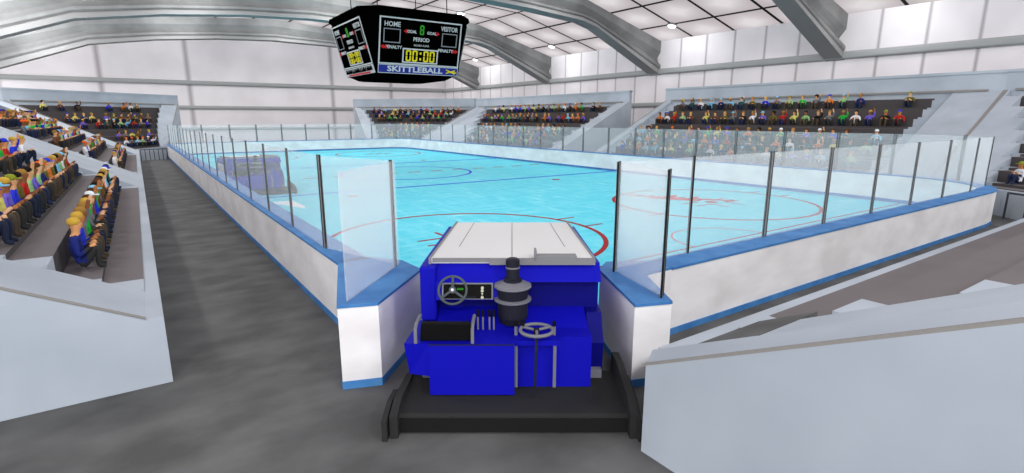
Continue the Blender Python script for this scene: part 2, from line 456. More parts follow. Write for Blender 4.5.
wall_strip(offset(outer, -0.02), offset(outer, 0.02), 0.0, 0.11).build('kick_plate', M['cap'], boards)
wall_strip(offset(outer, TH - 0.02), offset(outer, TH + 0.02), 0.03, 0.17).build('kick_plate', M['cap'], boards)
GT = 2.93
def glass_line(path, stations, parent, height=GT):
    pass
def pane(p, q, parent, z1=GT, name='glass_pane'):
    p = Vector(p); q = Vector(q); d = (q - p).normalized(); nrm = Vector((-d.y, d.x)) * 0.012
    f = MB(); f.prism([(p - nrm).to_tuple(), (q - nrm).to_tuple(), (q + nrm).to_tuple(), (p + nrm).to_tuple()], BH, z1)
    return f.build(name, M['glass'], parent)
def post(p, d, parent, z1=GT + 0.02, wd=0.045, single=False):
    """two dark aluminium channels with a grey core between them"""
    d = Vector(d).normalized(); n = Vector((-d.y, d.x)); p = Vector(p)
    def bx(f, c, a, b):
        q = [c - d * a - n * b, c + d * a - n * b, c + d * a + n * b, c - d * a + n * b]
        f.prism([t.to_tuple() for t in q], BH, z1)
    f = MB()
    if single: bx(f, p, 0.016, 0.022)
    else:
        for s_ in (-1, 1): bx(f, p + d * s_ * wd, 0.013, 0.014)
    o = f.build('glass_post', M['black'], parent)
    if not single:
        f = MB(); bx(f, p, wd - 0.013, 0.008); f.build('post_core', M['post'], o)
    return o
# post positions (on a line set in from the outer edge of the boards)
gl = []
y = 10.1
while y < 58.5:
    xx = 2.56 - 0.36 * max(0, (y - 12)) / 48 + 0.12
    gl.append((xx, y)); y += 2.55
ins = offset(outer, 0.25)
k0 = 5
gl += [(2.45, 59.4 + 0.4), (3.35, 61.6), (5.4, 62.35)]
x = 7.9
while x < 23.5: gl.append((x, 62.35)); x += 2.5
gl += [(25.7, 61.7), (26.75, 60.0)]
for yy in (57.6, 55.0, 52.4, 49.8, 47.2, 44.6, 42.0, 39.7, 37.3, 34.9, 32.1, 29.8, 27.2, 24.75, 22.4, 20.0, 17.45, 14.75, 12.2, 9.9): gl.append((26.9, yy))
gl += [(26.2, 7.3), (25.15, 6.2)]
for xx in (22.7, 20.2, 17.8, 15.35, 12.9, 10.45, 8.0): gl.append((xx, 5.95))
gl[-1] = (8.0, 5.97)
start = (3.36, 8.22); end = (6.12, 5.98)
chain = [start] + gl + [end]
for i in range(len(chain) - 1): pane(chain[i], chain[i + 1], boards)
for i, p in enumerate(gl):
    a = Vector(chain[i]); b = Vector(chain[i + 2]); post(p, b - a, boards, wd=0.05, single=(p == (8.0, 5.97)))
# gate wings
def wing(label, poly, panes, posts):
    r = empty('gate_wing', label, 'rink gate', (poly[0][0], poly[0][1], 0))
    def loc(p): return (p[0] - poly[0][0], p[1] - poly[0][1])
    lp = [loc(p) for p in poly]
    f = MB(); f.prism(lp, 0, BH - 0.04); f.build('board_panel', M['board'], r)
    c = Vector((sum(p[0] for p in lp) / len(lp), sum(p[1] for p in lp) / len(lp)))
    def grow(p, g): v = Vector(p); d_ = (v - c); return (v + d_.normalized() * g).to_tuple()
    f = MB(); f.prism([grow(p, 0.02) for p in lp], BH - 0.04, BH); f.build('cap_rail', M['cap'], r)
    f = MB(); f.prism([grow(p, 0.015) for p in lp], 0, 0.11); f.build('kick_plate', M['cap'], r)
    for a, b in panes: pane(loc(a), loc(b), r)
    for p, d, sg in posts: post(loc(p), d, r, wd=0.06 if not sg else 0.04, single=sg)
wing('white gate end with blue top and glass left of the blue machine', LW, [((2.05, 6.86), (3.3, 8.14))], [((3.27, 8.15), (0.7, 0.7), True)])
wing('white gate end with blue top and glass right of the blue machine', RW, [((6.08, 5.9), (5.68, 4.6))], [((6.06, 5.88), (0.85, 0.5), False), ((5.68, 4.6), (0.85, 0.5), False)])

# ------------------------------------------------------------------ grandstands
D = 8.2
NROW = 8
EDGE = lambda k: 0.2 if k == 0 else 0.23 + 1.05 * k
TZ = lambda k: 1.04 if k == 0 else 1.09 + 0.5 * k
def stand(label, F0, F1, B0, B1, zones, ztop=5.92, gname='grandstand', end_block=False):
    """plan corners: front line F0-F1, back line B0-B1. zones: list of (t0 front, t1 front, t0 back, t1 back)"""
    F0, F1, B0, B1 = map(Vector, (F0, F1, B0, B1))
    org = F0.copy()
    r = empty(gname, label, 'grandstand', (org.x, org.y, 0))
    def W(t, d, z):
        k = d / D
        p = (F0.lerp(F1, t)).lerp(B0.lerp(B1, t), k) - org
        return (p.x, p.y, z)
    shell = MB(); tiers = MB(); cop = MB()
    def slab(mb, t0a, t1a, t0b, t1b, d0, d1, za, zb, z0=0.0, mi=None):
        mb.hexa([W(t0a, d0, z0), W(t1a, d0, z0), W(t1b, d1, z0), W(t0b, d1, z0), W(t0a, d0, za), W(t1a, d0, za), W(t1b, d1, zb), W(t0b, d1, zb)], mi)
    zr = lambda d: 0.96 if d <= 0.2 else 0.96 + (d - 0.2) * 0.5
    se = min(0.8 / max(1.0, (F1 - F0).length), min([0.04] + [z[0] for z in zones])) if (F1 - F0).length < 8 else 0.7 / (F1 - F0).length
    # parapet and back wall over the whole length
    slab(shell, 0, 1, 0, 1, 0, 0.2, 0.96, 0.96)
    slab(shell, 0, 1, 0, 1, D, D + 0.3, ztop, ztop)
    ds = [0.2] + [EDGE(k) for k in range(1, NROW)] + [D]
    for i in range(len(ds) - 1):
        d0, d1 = ds[i], ds[i + 1]
        prev = [0, 0]
        ed0, ed1 = [], []
        for (a, b, a2, b2) in zones:
            k0, k1 = d0 / D, d1 / D
            ed0 += [a + (a2 - a) * k0, b + (b2 - b) * k0]
            # steps keep one width per row, so the sides read as a zigzag
            ed1 += [a + (a2 - a) * k0, b + (b2 - b) * k0]
        c0 = [0] + ed0 + [1]; c1 = [0] + ed1 + [1]
        for j in range(0, len(c0), 2):
            a_, b_ = c0[j], c0[j + 1]
            zt = TZ(i); dm = d0 + (d1 - d0) * 0.5
            # light concrete aisle stairs beside the seats, then the plain slope
            for (sa, sb2) in (((a_, a_ + se),) if j > 0 else ()) + (((b_ - se, b_),) if j < len(c0) - 2 else ()):
                slab(shell, sa, sb2, sa, sb2, d0, dm, zt - 0.05, zt - 0.05); slab(shell, sa, sb2, sa, sb2, dm, d1, zt + 0.05, zt + 0.05)
            if j > 0: a_ += se
            if j < len(c0) - 2: b_ -= se
            if b_ - a_ > 1e-4: slab(shell, a_, b_, a_, b_, d0, d1, zr(d0), zr(d1))
        zt = TZ(i)
        for j in range(0, len(ed0), 2):
            dm = d0 + (d1 - d0) * 0.5
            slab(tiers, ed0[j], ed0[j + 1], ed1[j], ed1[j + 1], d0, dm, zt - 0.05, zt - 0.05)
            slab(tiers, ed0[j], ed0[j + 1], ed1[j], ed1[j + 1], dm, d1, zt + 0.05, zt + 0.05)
    if end_block:    # cut-off front corner beside the gate, level with the slope of the shell
        q = [(-0.58, -0.32), (-0.1, 0), (0, -D), (-0.58, -D)]
        zz = lambda yy: 0.96 + max(0, -yy - 0.2) * 0.5
        shell.hexa([(a, b, 0) for a, b in q] + [(a, b, zz(b)) for a, b in q])
        shell.hexa([(-0.58, -D - 0.3, 0), (0, -D - 0.3, 0), (0, -D, 0), (-0.58, -D, 0), (-0.58, -D - 0.3, ztop), (0, -D - 0.3, ztop), (0, -D, ztop), (-0.58, -D, ztop)])
        cop.hexa([(-0.58, -0.27, zz(-.27)), (-0.53, -0.27, zz(-.27)), (-0.53, -D, zz(-D)), (-0.58, -D, zz(-D)), (-0.58, -0.27, zz(-.27) + .03), (-0.53, -0.27, zz(-.27) + .03), (-0.53, -D, zz(-D) + .03), (-0.58, -D, zz(-D) + .03)])
    o = shell.build('concrete_shell', M['concrete'], r)
    if zones:
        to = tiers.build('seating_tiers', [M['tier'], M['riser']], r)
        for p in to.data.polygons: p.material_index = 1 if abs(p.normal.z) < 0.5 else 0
    # coping along the two sloping end edges and a ledge under the back wall
    L = (F1 - F0).length
    if end_block:
        mt_ = MB(); slab(mt_, 0.008, 0.085, 0.008, 0.085, 0.22, 0.95, zr(0.22) + 0.012, zr(0.95) + 0.012, 0.9)
        mt_.build('floor_patch', M['floor'], r)  # added slab standing for the dark floor behind the parapet
    e_ = 0.05 / max(1.0, L)
    for t in ((1,) if end_block else (0, 1)):
        a, b = (t, t + e_) if t == 0 else (t - e_, t)
        cop.hexa([W(a, 0.2, 0.955), W(b, 0.2, 0.955), W(b, D, zr(D)), W(a, D, zr(D)), W(a, 0.2, 0.985), W(b, 0.2, 0.985), W(b, D, zr(D) + 0.03), W(a, D, zr(D) + 0.03)])
    slab(cop, 0.03, 0.97, 0.03, 0.97, D - 0.12, D + 0.01, zr(D) + 0.09, zr(D) + 0.09, zr(D) - 0.02)
    cop.build('coping', M['coping'], r)
    f = MB(); 
    # shallow recessed band on the back wall
    slab(f, 0, 1, 0, 1, D - 0.06, D + 0.36, ztop + 0.06, ztop + 0.06, ztop - 0.08)
    f.build('back_wall_cap', M['concrete'], r)
    return W, org
STANDS = []
def S(*a, **k):
    zn = a[5]; W, org = stand(*a, **k)
    STANDS.append((W, org, a[1], a[2], zn))
    return W
def tt(lo, hi, L0, L1): return (lo - L0) / (hi - L0)
# left side (t runs +Y)
L0, L1 = 8.35, 56.0
zl = [((10.5 - L0) / (L1 - L0), (25.0 - L0) / (L1 - L0)) * 2, ((32.5 - L0) / (L1 - L0), (48.0 - L0) / (L1 - L0)) * 2]
S('long grey grandstand on the left with its plain end wall beside the dark aisle', (0, L0), (0, L1), (-D, L0), (-D, L1), zl)
S('grey corner grandstand with raised back wall at the far left end', (-0.2, 56.6), (2.3, 61.5), (-8.4, 59.0), (4.1, 69.5), [(0.02, 0.75, 0.03, 0.86)])
S('grey grandstand in the far right corner behind the rink', (23.2, 65.0), (28.3, 61.3), (24.5, 73.0), (36.4, 61.3), [(0.25, 0.93, 0.09, 0.97)], ztop=6.0)
L0, L1 = 34.4, 61.0
S('grey grandstand behind the far boards, just left of the wall gap', (28.2, L0), (28.2, L1), (28.2 + D, L0), (28.2 + D, L1), [(0.08, 0.60, 0.08, 0.90)])
L0, L1 = 8.9, 30.4
S('grey grandstand with the large crowd behind the right end of the far boards', (28.2, L0), (28.2, L1), (28.2 + D, L0), (28.2 + D, L1), [(0.13, 0.935, 0.13, 0.935)])
# near-right corner
S('grey corner grandstand at the right edge beyond the boards corner', (24.9, 3.6), (28.2, 8.9), (33.0, -6.0), (36.4, 8.9), [(0.1, 0.62, 0.1, 0.97)])
# near end (t runs +X)
S('empty grey grandstand in the right foreground with a plain end wall', (4.75, 3.85), (24.6, 3.85), (4.75, 3.85 - D), (24.6, 3.85 - D), [(0.10, 0.93, 0.10, 0.93)], end_block=True)

# railings at the ends of the aisle
def railing(label, a, b, n):
    a = Vector(a); b = Vector(b); r = empty('railing', label, 'railing', (a.x, a.y, 0)); v = b - a
    f = MB(); f.tube([(0, 0, 0), (0, 0, 0.95), (v.x, v.y, 0.95), (v.x, v.y, 0)], 0.04, 6); f.build('handrail', M['rail'], r)
    for i in range(1, n):
        q = v * i / n; f = MB(); f.tube([(q.x, q.y, 0), (q.x, q.y, 0.93)], 0.03, 6); f.build('baluster', M['rail'], r)
    nn = Vector((-v.y, v.x)).normalized() * 0.25
    f = MB(); f.prism([(nn.x, nn.y), (v.x + nn.x, v.y + nn.y), (v.x + nn.x * 1.3, v.y + nn.y * 1.3), (nn.x * 1.3, nn.y * 1.3)], 0, 0.82); f.build('kerb_wall', M['panel'], r)
railing('dark handrail across the far end of the left aisle', (0.1, 56.1), (2.05, 56.9), 6)
railing('dark handrail beyond the boards corner at the right edge', (25.76, 5.65), (24.6, 3.785), 3)

# ------------------------------------------------------------------ scoreboard
sb = empty('scoreboard', 'black four-sided hockey scoreboard hanging above the ice', 'scoreboard', (14.8, 34.3, 6.02))
sb.scale = (1.04, 1.04, 1.05)
f = MB()
def octa(h, c): return [(-h + c, -h), (h - c, -h), (h, -h + c), (h, h - c), (h - c, h), (-h + c, h), (-h, h - c), (-h, -h + c)]
lv = [(-0.05, 2.2, 0.5), (0.2, 2.6, 0.45), (3.25, 3.4, 0.9), (3.4, 3.55, 0.95), (3.6, 3.5, 0.95)]
n = 8
for z, h, c in lv: f.v += [(p[0], p[1], z) for p in octa(h, c)]
for i in range(len(lv) - 1):
    for k in range(n): f.f.append((i * n + k, i * n + (k + 1) % n, (i + 1) * n + (k + 1) % n, (i + 1) * n + k)); f.mi.append(0)
f.f += [tuple(range(n - 1, -1, -1)), tuple((len(lv) - 1) * n + k for k in range(n))]; f.mi += [0, 0]
f.build('housing', M['sb'], sb)
f = MB()
for sx in (-1, 1):
    for sy in (-1, 1): f.tube([(sx * 2.2, sy * 2.2, 3.6), (sx * 2.2, sy * 2.2, 9.0)], 0.03, 6)
f.build('cable', M['black'], sb)
tilt = math.atan(0.8 / 3.05)
SEG = {'0': 'abcdef', '8': 'abcdefg'}
def sevenseg(f, ch, cx, cz, w_, h_, t):
    P = {'a': (cx - w_ / 2 + t * .6, cx + w_ / 2 - t * .6, cz + h_ / 2 - t, cz + h_ / 2), 'd': (cx - w_ / 2 + t * .6, cx + w_ / 2 - t * .6, cz - h_ / 2, cz - h_ / 2 + t),
         'g': (cx - w_ / 2 + t * .6, cx + w_ / 2 - t * .6, cz - t / 2, cz + t / 2),
         'f': (cx - w_ / 2, cx - w_ / 2 + t, cz + t * .25, cz + h_ / 2 - t * .5), 'b': (cx + w_ / 2 - t, cx + w_ / 2, cz + t * .25, cz + h_ / 2 - t * .5),
         'e': (cx - w_ / 2, cx - w_ / 2 + t, cz - h_ / 2 + t * .5, cz - t * .25), 'c': (cx + w_ / 2 - t, cx + w_ / 2, cz - h_ / 2 + t * .5, cz - t * .25)}
    for s_ in SEG[ch]:
        x0, x1, z0, z1 = P[s_]; f.box(x0, x1, -0.05, -0.01, z0, z1)
def frame(f, x0, x1, z0, z1, t):
    f.box(x0, x1, -0.05, 0, z1 - t, z1); f.box(x0, x1, -0.05, 0, z0, z0 + t); f.box(x0, x0 + t, -0.05, 0, z0 + t, z1 - t); f.box(x1 - t, x1, -0.05, 0, z0 + t, z1 - t)
def face(rz, variant):
    r = bpy.data.objects.new('display_face', None); COL.objects.link(r); r.parent = sb
    d = 2.62
    r.location = (math.sin(rz) * d, -math.cos(rz) * d, 0.2); r.rotation_euler = (0, 0, rz)
    inner_ = []
    def put(f, name, m):
        o = f.build(name, m, r); o.rotation_euler = (tilt, 0, 0); return o
    W2 = 2.55
    f = MB(); f.box(-W2, W2, -0.02, 0.0, 0.0, 3.05); put(f, 'display_board', M['sb'])
    f = MB(); frame(f, -W2, W2, 0.5, 3.0, 0.07); frame(f, -1.12, 1.12, 0.62, 1.42, 0.07); put(f, 'display_frame', M['sbw'])
    for xw in (-2.3, 1.3):
        f = MB(); frame(f, xw, xw + 1.0, 1.65, 2.4, 0.05); put(f, 'score_window', M['grey'])
    f = MB()
    f.box(-0.05, 0.05, -0.05, -0.01, 1.12, 1.24); f.box(-0.05, 0.05, -0.05, -0.01, 0.8, 0.92); put(f, 'clock_colon', M['sbyel'])
    for cx in (-0.75, -0.35, 0.35, 0.75):
        f = MB(); sevenseg(f, '0', cx, 1.02, 0.32, 0.62, 0.085); put(f, 'clock_digit', M['sbyel'])
    f = MB(); sevenseg(f, '8', 0, 2.45, 0.26, 0.52, 0.075); put(f, 'period_digit', M['sbgrn'])
    rt = (math.pi / 2 + tilt, 0, 0)
    def T(t, x, z, size, m, sx=1, bold=0.004):
        y = -0.035; o = text_mesh(t, size, m, 'lettering', r, (x, y * math.cos(tilt) - z * math.sin(tilt), z * math.cos(tilt) + y * math.sin(tilt)), rt, sx, bold)
        return o
    def scribble(xa, xb, zc, h_, m, seed):   # worn lettering too small to read: short uneven strokes
        rn = random.Random(seed); f = MB(); x = xa
        while x < xb:
            wd_ = h_ * rn.uniform(0.5, 0.9); a = rn.uniform(-.25, .25) * h_
            f.tube([(x, -0.055, zc - h_ / 2 + a * .2), (x + wd_ * .3, -0.055, zc + h_ / 2), (x + wd_ * .6, -0.055, zc + a), (x + wd_ * .8, -0.055, zc - h_ / 2)], h_ * 0.1, 4); x += wd_ * 1.25
        put(f, 'lettering', m)
    T('HOME', -1.8, 2.62, 0.36, M['sbw'], 0.95); T('VISITOR', 1.75, 2.62, 0.36, M['sbw'], 0.85)
    T('GOAL', -0.62, 2.32, 0.22, M['sbw']); T('GOAL', 0.62, 2.32, 0.22, M['sbw'])
    T('PERIOD', 0, 1.92, 0.30, M['sbw']); scribble(-0.45, 0.45, 1.62, 0.11, M['sbw'], 3)
    T('PENALTY', -1.68, 1.42, 0.24, M['sbw']); T('PENALTY', 1.6, 1.42, 0.24, M['sbw'])
    def tri(x, z, s_):
        f = MB()
        q = 0.12
        f.add([(x, -0.05, z), (x - s_ * q * 1.6, -0.05, z + q), (x - s_ * q * 1.6, -0.05, z - q), (x, -0.01, z), (x - s_ * q * 1.6, -0.01, z + q), (x - s_ * q * 1.6, -0.01, z - q)],
              [(0, 1, 2), (5, 4, 3), (0, 3, 4, 1), (1, 4, 5, 2), (2, 5, 3, 0)])
        put(f, 'arrow', M['sbred'])
    tri(-1.12, 2.32, -1); tri(1.12, 2.32, 1); tri(-2.46, 1.42, -1); tri(-2.3, 1.42, -1); tri(2.28, 1.42, 1); tri(2.44, 1.42, 1)
    if variant == 0:
        f = MB(); f.box(-W2, W2, -0.04, 0, 0.0, 0.47); put(f, 'banner', M['sbblue'])
        f = MB(); frame(f, -W2, W2, 0, 0.48, 0.03); put(f, 'banner_frame', M['sbw'])
        T('SKITTLEBALL', -0.25, 0.24, 0.42, M['sbw'], 1.45, 0.012)
        f = MB()
        for a, b in (((1.75, .34), (2.35, .12)), ((1.75, .14), (2.35, .32)), ((2.05, .2), (2.45, .2))):
            f.tube([(a[0], -0.06, a[1]), (b[0], -0.06, b[1])], 0.035, 4)
        put(f, 'banner_emblem', M['sbyel'])
    else:
        f = MB(); f.box(-W2, W2, -0.04, 0, 0.0, 0.47); put(f, 'banner', M['sbw'])
        scribble(-2.2, 2.2, 0.29, 0.26, M['sb'], 5)
        f = MB(); f.box(-1.9, 1.9, -0.06, 0, 0.03, 0.12); put(f, 'banner_stripe', M['sbred'])
face(0, 0); face(-math.pi / 2, 1); face(math.pi / 2, 0); face(math.pi, 1)

# ------------------------------------------------------------------ ice resurfacer (local frame: x right, y forward, origin under its rear edge)
def cyl_x(f, x0, x1, cy, cz, r, seg=24, mi=None):
    pts = [(cy + r * math.cos(2 * math.pi * k / seg), cz + r * math.sin(2 * math.pi * k / seg)) for k in range(seg)]
    f.prismx(pts, x0, x1, mi)
def make_machine(label):
    r = empty('ice_resurfacer', label, 'ice resurfacer')
    B = lambda f, n, m, **k: f.build(n, M[m], r, **k)
    # conditioner sled
    f = MB(); f.prismx([(0.1, 0.02), (0.1, 0.22), (0.14, 0.24), (1.2, 0.25), (1.2, 0.05)], -1.31, 1.35); o = B(f, 'conditioner', 'dark')
    f = MB(); f.box(-1.3, 1.34, 0.085, 0.1, 0.03, 0.2); f.build('towel_bar', M['black'], o)
    for s_ in (-1, 1):
        x0, x1 = (1.35, 1.44) if s_ > 0 else (-1.40, -1.31)
        f = MB(); f.prismx([(0.0, 0.0), (0.0, 0.30), (0.25, 0.42), (0.9, 0.52), (1.25, 0.50), (1.3, 0.1), (1.2, 0.0)] if s_ > 0 else [(0.0, 0.0), (0.0, 0.28), (0.3, 0.36), (1.0, 0.30), (1.15, 0.26), (1.2, 0.0)], x0, x1); B(f, 'side_plate', 'dark')
        x0, x1 = (1.44, 1.47) if s_ > 0 else (-1.48, -1.42)
        f = MB(); f.prismx([(-0.06, -0.0), (-0.06, 0.26), (0.2, 0.38), (0.7, 0.44), (0.8, 0.1), (0.75, 0.0)] if s_ > 0 else [(-0.06, 0.0), (-0.06, 0.25), (0.25, 0.33), (0.6, 0.3), (0.6, 0.0)], x0, x1); B(f, 'runner', 'dark')
        f = MB(); f.box(s_ * 1.1 - 0.08, s_ * 1.1 + 0.08, 1.0, 1.35, 0.22, 0.36); B(f, 'lift_bracket', 'silver')
    # rear seat box and deck
    f = MB()
    f.box(-1.01, 0.03, 0.53, 1.5, 0.26, 0.93)
    f.box(0.03, 1.0, 0.76, 1.5, 0.25, 0.93)
    o = B(f, 'rear_deck', 'blue')
    f = MB(); f.prismx([(1.02, 0.92), (1.49, 1.07), (1.49, 0.92)], -0.99, 0.99); f.build('deck_ramp', M['blue'], o)
    f = MB(); f.box(-1.01, 0.03, 0.525, 0.53, 0.915, 0.93); f.build('deck_seam', M['drum'], o)
    f = MB(); f.hexa([(-1.27, 0.62, 0.5), (-1.01, 0.55, 0.5), (-1.01, 1.5, 0.5), (-1.27, 1.5, 0.5), (-1.31, 0.55, 0.93), (-1.01, 0.55, 0.93), (-1.01, 1.5, 0.93), (-1.25, 1.3, 0.93)]); B(f, 'fender', 'blue')
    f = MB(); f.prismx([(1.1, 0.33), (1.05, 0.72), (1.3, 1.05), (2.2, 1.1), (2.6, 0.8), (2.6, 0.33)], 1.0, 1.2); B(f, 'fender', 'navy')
    # main body
    f = MB()
    f.prismx([(1.5, 0.4), (1.5, 1.42), (1.28, 1.48), (1.46, 1.70), (4.5, 1.58), (4.62, 1.3), (4.62, 0.4)], -1.2, 1.18)
    B(f, 'body', 'blue')
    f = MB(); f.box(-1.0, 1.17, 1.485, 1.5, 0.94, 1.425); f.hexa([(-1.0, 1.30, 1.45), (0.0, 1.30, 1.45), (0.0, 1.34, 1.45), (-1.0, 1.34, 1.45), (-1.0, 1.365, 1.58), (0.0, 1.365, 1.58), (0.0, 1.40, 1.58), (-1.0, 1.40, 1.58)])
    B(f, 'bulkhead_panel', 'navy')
    f = MB(); f.box(-1.215, -1.0, 1.24, 1.5, 0.95, 1.70); f.add([], []); 
    o = B(f, 'corner_column', 'blue'); bevel(o, 0.03)
    # hood / tank lid
    f = MB()
    f.hexa([(-1.08, 1.42, 1.70), (1.08, 1.42, 1.70), (1.04, 4.55, 1.58), (-1.04, 4.55, 1.58), (-1.08, 1.42, 1.77), (1.08, 1.42, 1.77), (1.04, 4.55, 1.65), (-1.04, 4.55, 1.65)])
    o = B(f, 'tank_lid', 'white')
    f = MB()
    f.hexa([(-0.3, 1.37, 1.69), (1.11, 1.37, 1.69), (1.11, 1.42, 1.69), (-0.3, 1.42, 1.69), (-0.3, 1.37, 1.775), (1.11, 1.37, 1.775), (1.11, 1.42, 1.775), (-0.3, 1.42, 1.775)])
    for s_ in (-1, 1):
        f.hexa([(s_ * 1.08, 1.38, 1.69), (s_ * 1.11, 1.38, 1.69), (s_ * 1.07, 4.58, 1.57), (s_ * 1.04, 4.58, 1.57), (s_ * 1.08, 1.38, 1.785), (s_ * 1.11, 1.38, 1.785), (s_ * 1.07, 4.58, 1.665), (s_ * 1.04, 4.58, 1.665)])
    f.box(-1.06, -0.3, 1.4, 1.42, 1.72, 1.775)
    f.build('lid_rim', M['grey'], o)
    f = MB(); f.box(0.3, 0.86, 1.36, 1.52, 1.75, 1.81); f.box(0.3, 0.33, 1.36, 1.6, 1.75, 1.87); f.build('lid_latch', M['grey'], o)
    f = MB(); zz = lambda y: 1.772 - (y - 1.42) * 0.0383
    for xa, xb, ya, yb in ((0, 0, 1.45, 4.5), (-0.78, -0.72, 2.2, 4.5), (0.78, 0.72, 2.2, 4.5)):
        f.hexa([(xa - .006, ya, zz(ya) - .01), (xa + .006, ya, zz(ya) - .01), (xb + .006, yb, zz(yb) - .01), (xb - .006, yb, zz(yb) - .01),
                (xa - .006, ya, zz(ya)), (xa + .006, ya, zz(ya)), (xb + .006, yb, zz(yb)), (xb - .006, yb, zz(yb))])
    f.build('lid_seam', M['grey'], o)
    # instrument console
    f = MB(); f.hexa([(-1.0, 1.2, 1.26), (-0.0, 1.2, 1.26), (-0.0, 1.5, 1.26), (-1.0, 1.5, 1.26), (-1.0, 1.27, 1.48), (-0.0, 1.27, 1.48), (-0.0, 1.5, 1.48), (-1.0, 1.5, 1.48)])
    o = B(f, 'console', 'blue')
    f = MB(); fr = [(-0.92, 1.18, 1.275), (-0.25, 1.18, 1.275), (-0.25, 1.22, 1.275), (-0.92, 1.22, 1.275), (-0.92, 1.245, 1.475), (-0.25, 1.245, 1.475), (-0.25, 1.29, 1.475), (-0.92, 1.29, 1.475)]
    f.hexa(fr); p = f.build('instrument_panel', M['grey'], o)
    f = MB(); f.hexa([(-0.90, 1.174, 1.288), (-0.27, 1.174, 1.288), (-0.27, 1.2, 1.288), (-0.90, 1.2, 1.288), (-0.90, 1.234, 1.463), (-0.27, 1.234, 1.463), (-0.27, 1.26, 1.463), (-0.90, 1.26, 1.463)])
    f.build('panel_face', M['seat'], p)
    for (x, z) in ((-0.39, 1.42), (-0.39, 1.385), (-0.39, 1.35), (-0.39, 1.305)):
        f = MB(); f.tube([(x, 1.16 + (z - 1.288) * 0.4, z), (x, 1.18 + (z - 1.288) * 0.4, z)], 0.02 if z != 1.35 else 0.012, 10); f.build('gauge', M['dial'], p)
    f = MB(); f.box(-0.72, -0.64, 1.19, 1.215, 1.40, 1.42); f.build('indicator', M['sbgrn'], p)
    f = MB(); f.box(-0.62, -0.48, 1.16, 1.19, 1.298, 1.325); f.build('switch_plate', M['drum'], p)
    # steering wheel
    c = Vector((-0.765, 1.08, 1.435)); f = MB()
    ring_ = []
    up = Vector((0, 0.42, 0.9)).normalized(); rt = Vector((1, 0, 0))
    for k in range(28):
        a = 2 * math.pi * k / 28; ring_.append(c + (rt * math.cos(a) + up * math.sin(a)) * 0.18)
    f.tube(ring_, 0.016, 6, closed=True)
    for a in (90, 215, 325):
        a = math.radians(a); f.tube([c, c + (rt * math.cos(a) + up * math.sin(a)) * 0.175], 0.017, 6)
    nn = rt.cross(up)
    f.tube([c - nn * 0.03, c + nn * 0.03], 0.045, 12)
    sw = f.build('steering_wheel', mat('wheel_grey', '4c5456', 0.6), r)
    f = MB(); f.tube([c, c - nn * 0.25 * (1 if nn.y < 0 else -1)], 0.025, 8); f.build('steering_column', M['drum'], sw)
    q = c + nn * (0.034 if nn.y < 0 else -0.034)
    f = MB(); f.tube([q, q + nn * (0.006 if nn.y < 0 else -0.006)], 0.02, 10); f.build('wheel_badge', M['white'], sw)
    # driver seat
    f = MB(); f.hexa([(-1.13, 0.62, 0.93), (-0.50, 0.62, 0.93), (-0.50, 0.7, 0.93), (-1.13, 0.7, 0.93), (-1.10, 0.56, 1.19), (-0.50, 0.56, 1.19), (-0.50, 0.64, 1.19), (-1.10, 0.64, 1.19)])
    f.box(-1.1, -0.52, 0.66, 1.0, 0.93, 1.02)
    o = B(f, 'driver_seat', 'seat'); bevel(o, 0.02)
    for x in (-1.17, -0.48):
        f = MB(); f.tube([(x, 0.56, 0.93), (x, 0.58, 1.10), (x, 0.66, 1.14), (x, 0.95, 1.14)], 0.022, 6); f.build('armrest', M['silver'], o)
    # levers
    for x in (-0.44, -0.375, -0.29, -0.235):
        f = MB(); f.tube([(x, 1.0, 0.92), (x, 1.0, 1.12)], 0.013, 6); o = f.build('lever', M['silver'], r)
        f = MB(); f.tube([(x, 1.0, 1.11), (x, 0.99, 1.2)], 0.02, 6); f.build('lever_grip', M['seat'], o)
    # stack
    f = MB(); f.lathe((0.01, 1.2, 0.93), [(0.17, 0.03), (0.185, 0.08), (0.2, 0.12), (0.2, 0.34)], 24); o = B(f, 'air_cleaner', 'drum')
    f = MB(); f.lathe((0.01, 1.2, 0.93), [(0.19, 0.31), (0.245, 0.34), (0.245, 0.36), (0.19, 0.37)], 24); f.build('cleaner_rim', M['silver'], o)
    f = MB(); f.lathe((0.01, 1.2, 0.93), [(0.195, 0.36), (0.215, 0.5)], 24); f.build('cleaner_drum', M['drum'], o)
    f = MB(); f.lathe((0.01, 1.2, 0.93), [(0.2, 0.49), (0.245, 0.52), (0.24, 0.55), (0.16, 0.58), (0.12, 0.59)], 24); f.build('cleaner_cover', M['silver'], o)
    f = MB(); f.lathe((0.01, 1.2, 0.93), [(0.12, 0.58), (0.12, 0.62), (0.085, 0.63), (0.085, 0.78), (0.09, 0.79), (0.09, 0.88), (0.06, 0.9)], 20); f.build('intake_pipe', M['drum'], o)
    f = MB(); f.lathe((0.01, 1.2, 0.93), [(0.093, 0.77), (0.093, 0.79)], 20); f.build('pipe_band', M['silver'], o)
    # table, handwheel
    f = MB(); f.box(0.03, 0.58, 0.62, 0.78, 0.87, 0.935); B(f, 'side_shelf', 'blue')
    for x in (0.05, 0.53):
        f = MB(); f.tube([(x, 0.66, 0.3), (x, 0.66, 0.87)], 0.022, 6); B(f, 'shelf_strut', 'silver')
        f = MB(); f.tube([(x, 0.82, 0.93), (x, 0.82, 1.06)], 0.022, 6); o = B(f, 'stub_lever', 'silver')
        f = MB(); f.tube([(x, 0.82, 1.05), (x, 0.82, 1.11)], 0.026, 6); f.build('lever_grip', M['seat'], o)
    hc = Vector((0.3, 0.66, 1.06)); f = MB()
    f.tube([hc + Vector((math.cos(a), math.sin(a), 0)) * 0.2 for a in [2 * math.pi * k / 28 for k in range(28)]], 0.022, 6, closed=True)
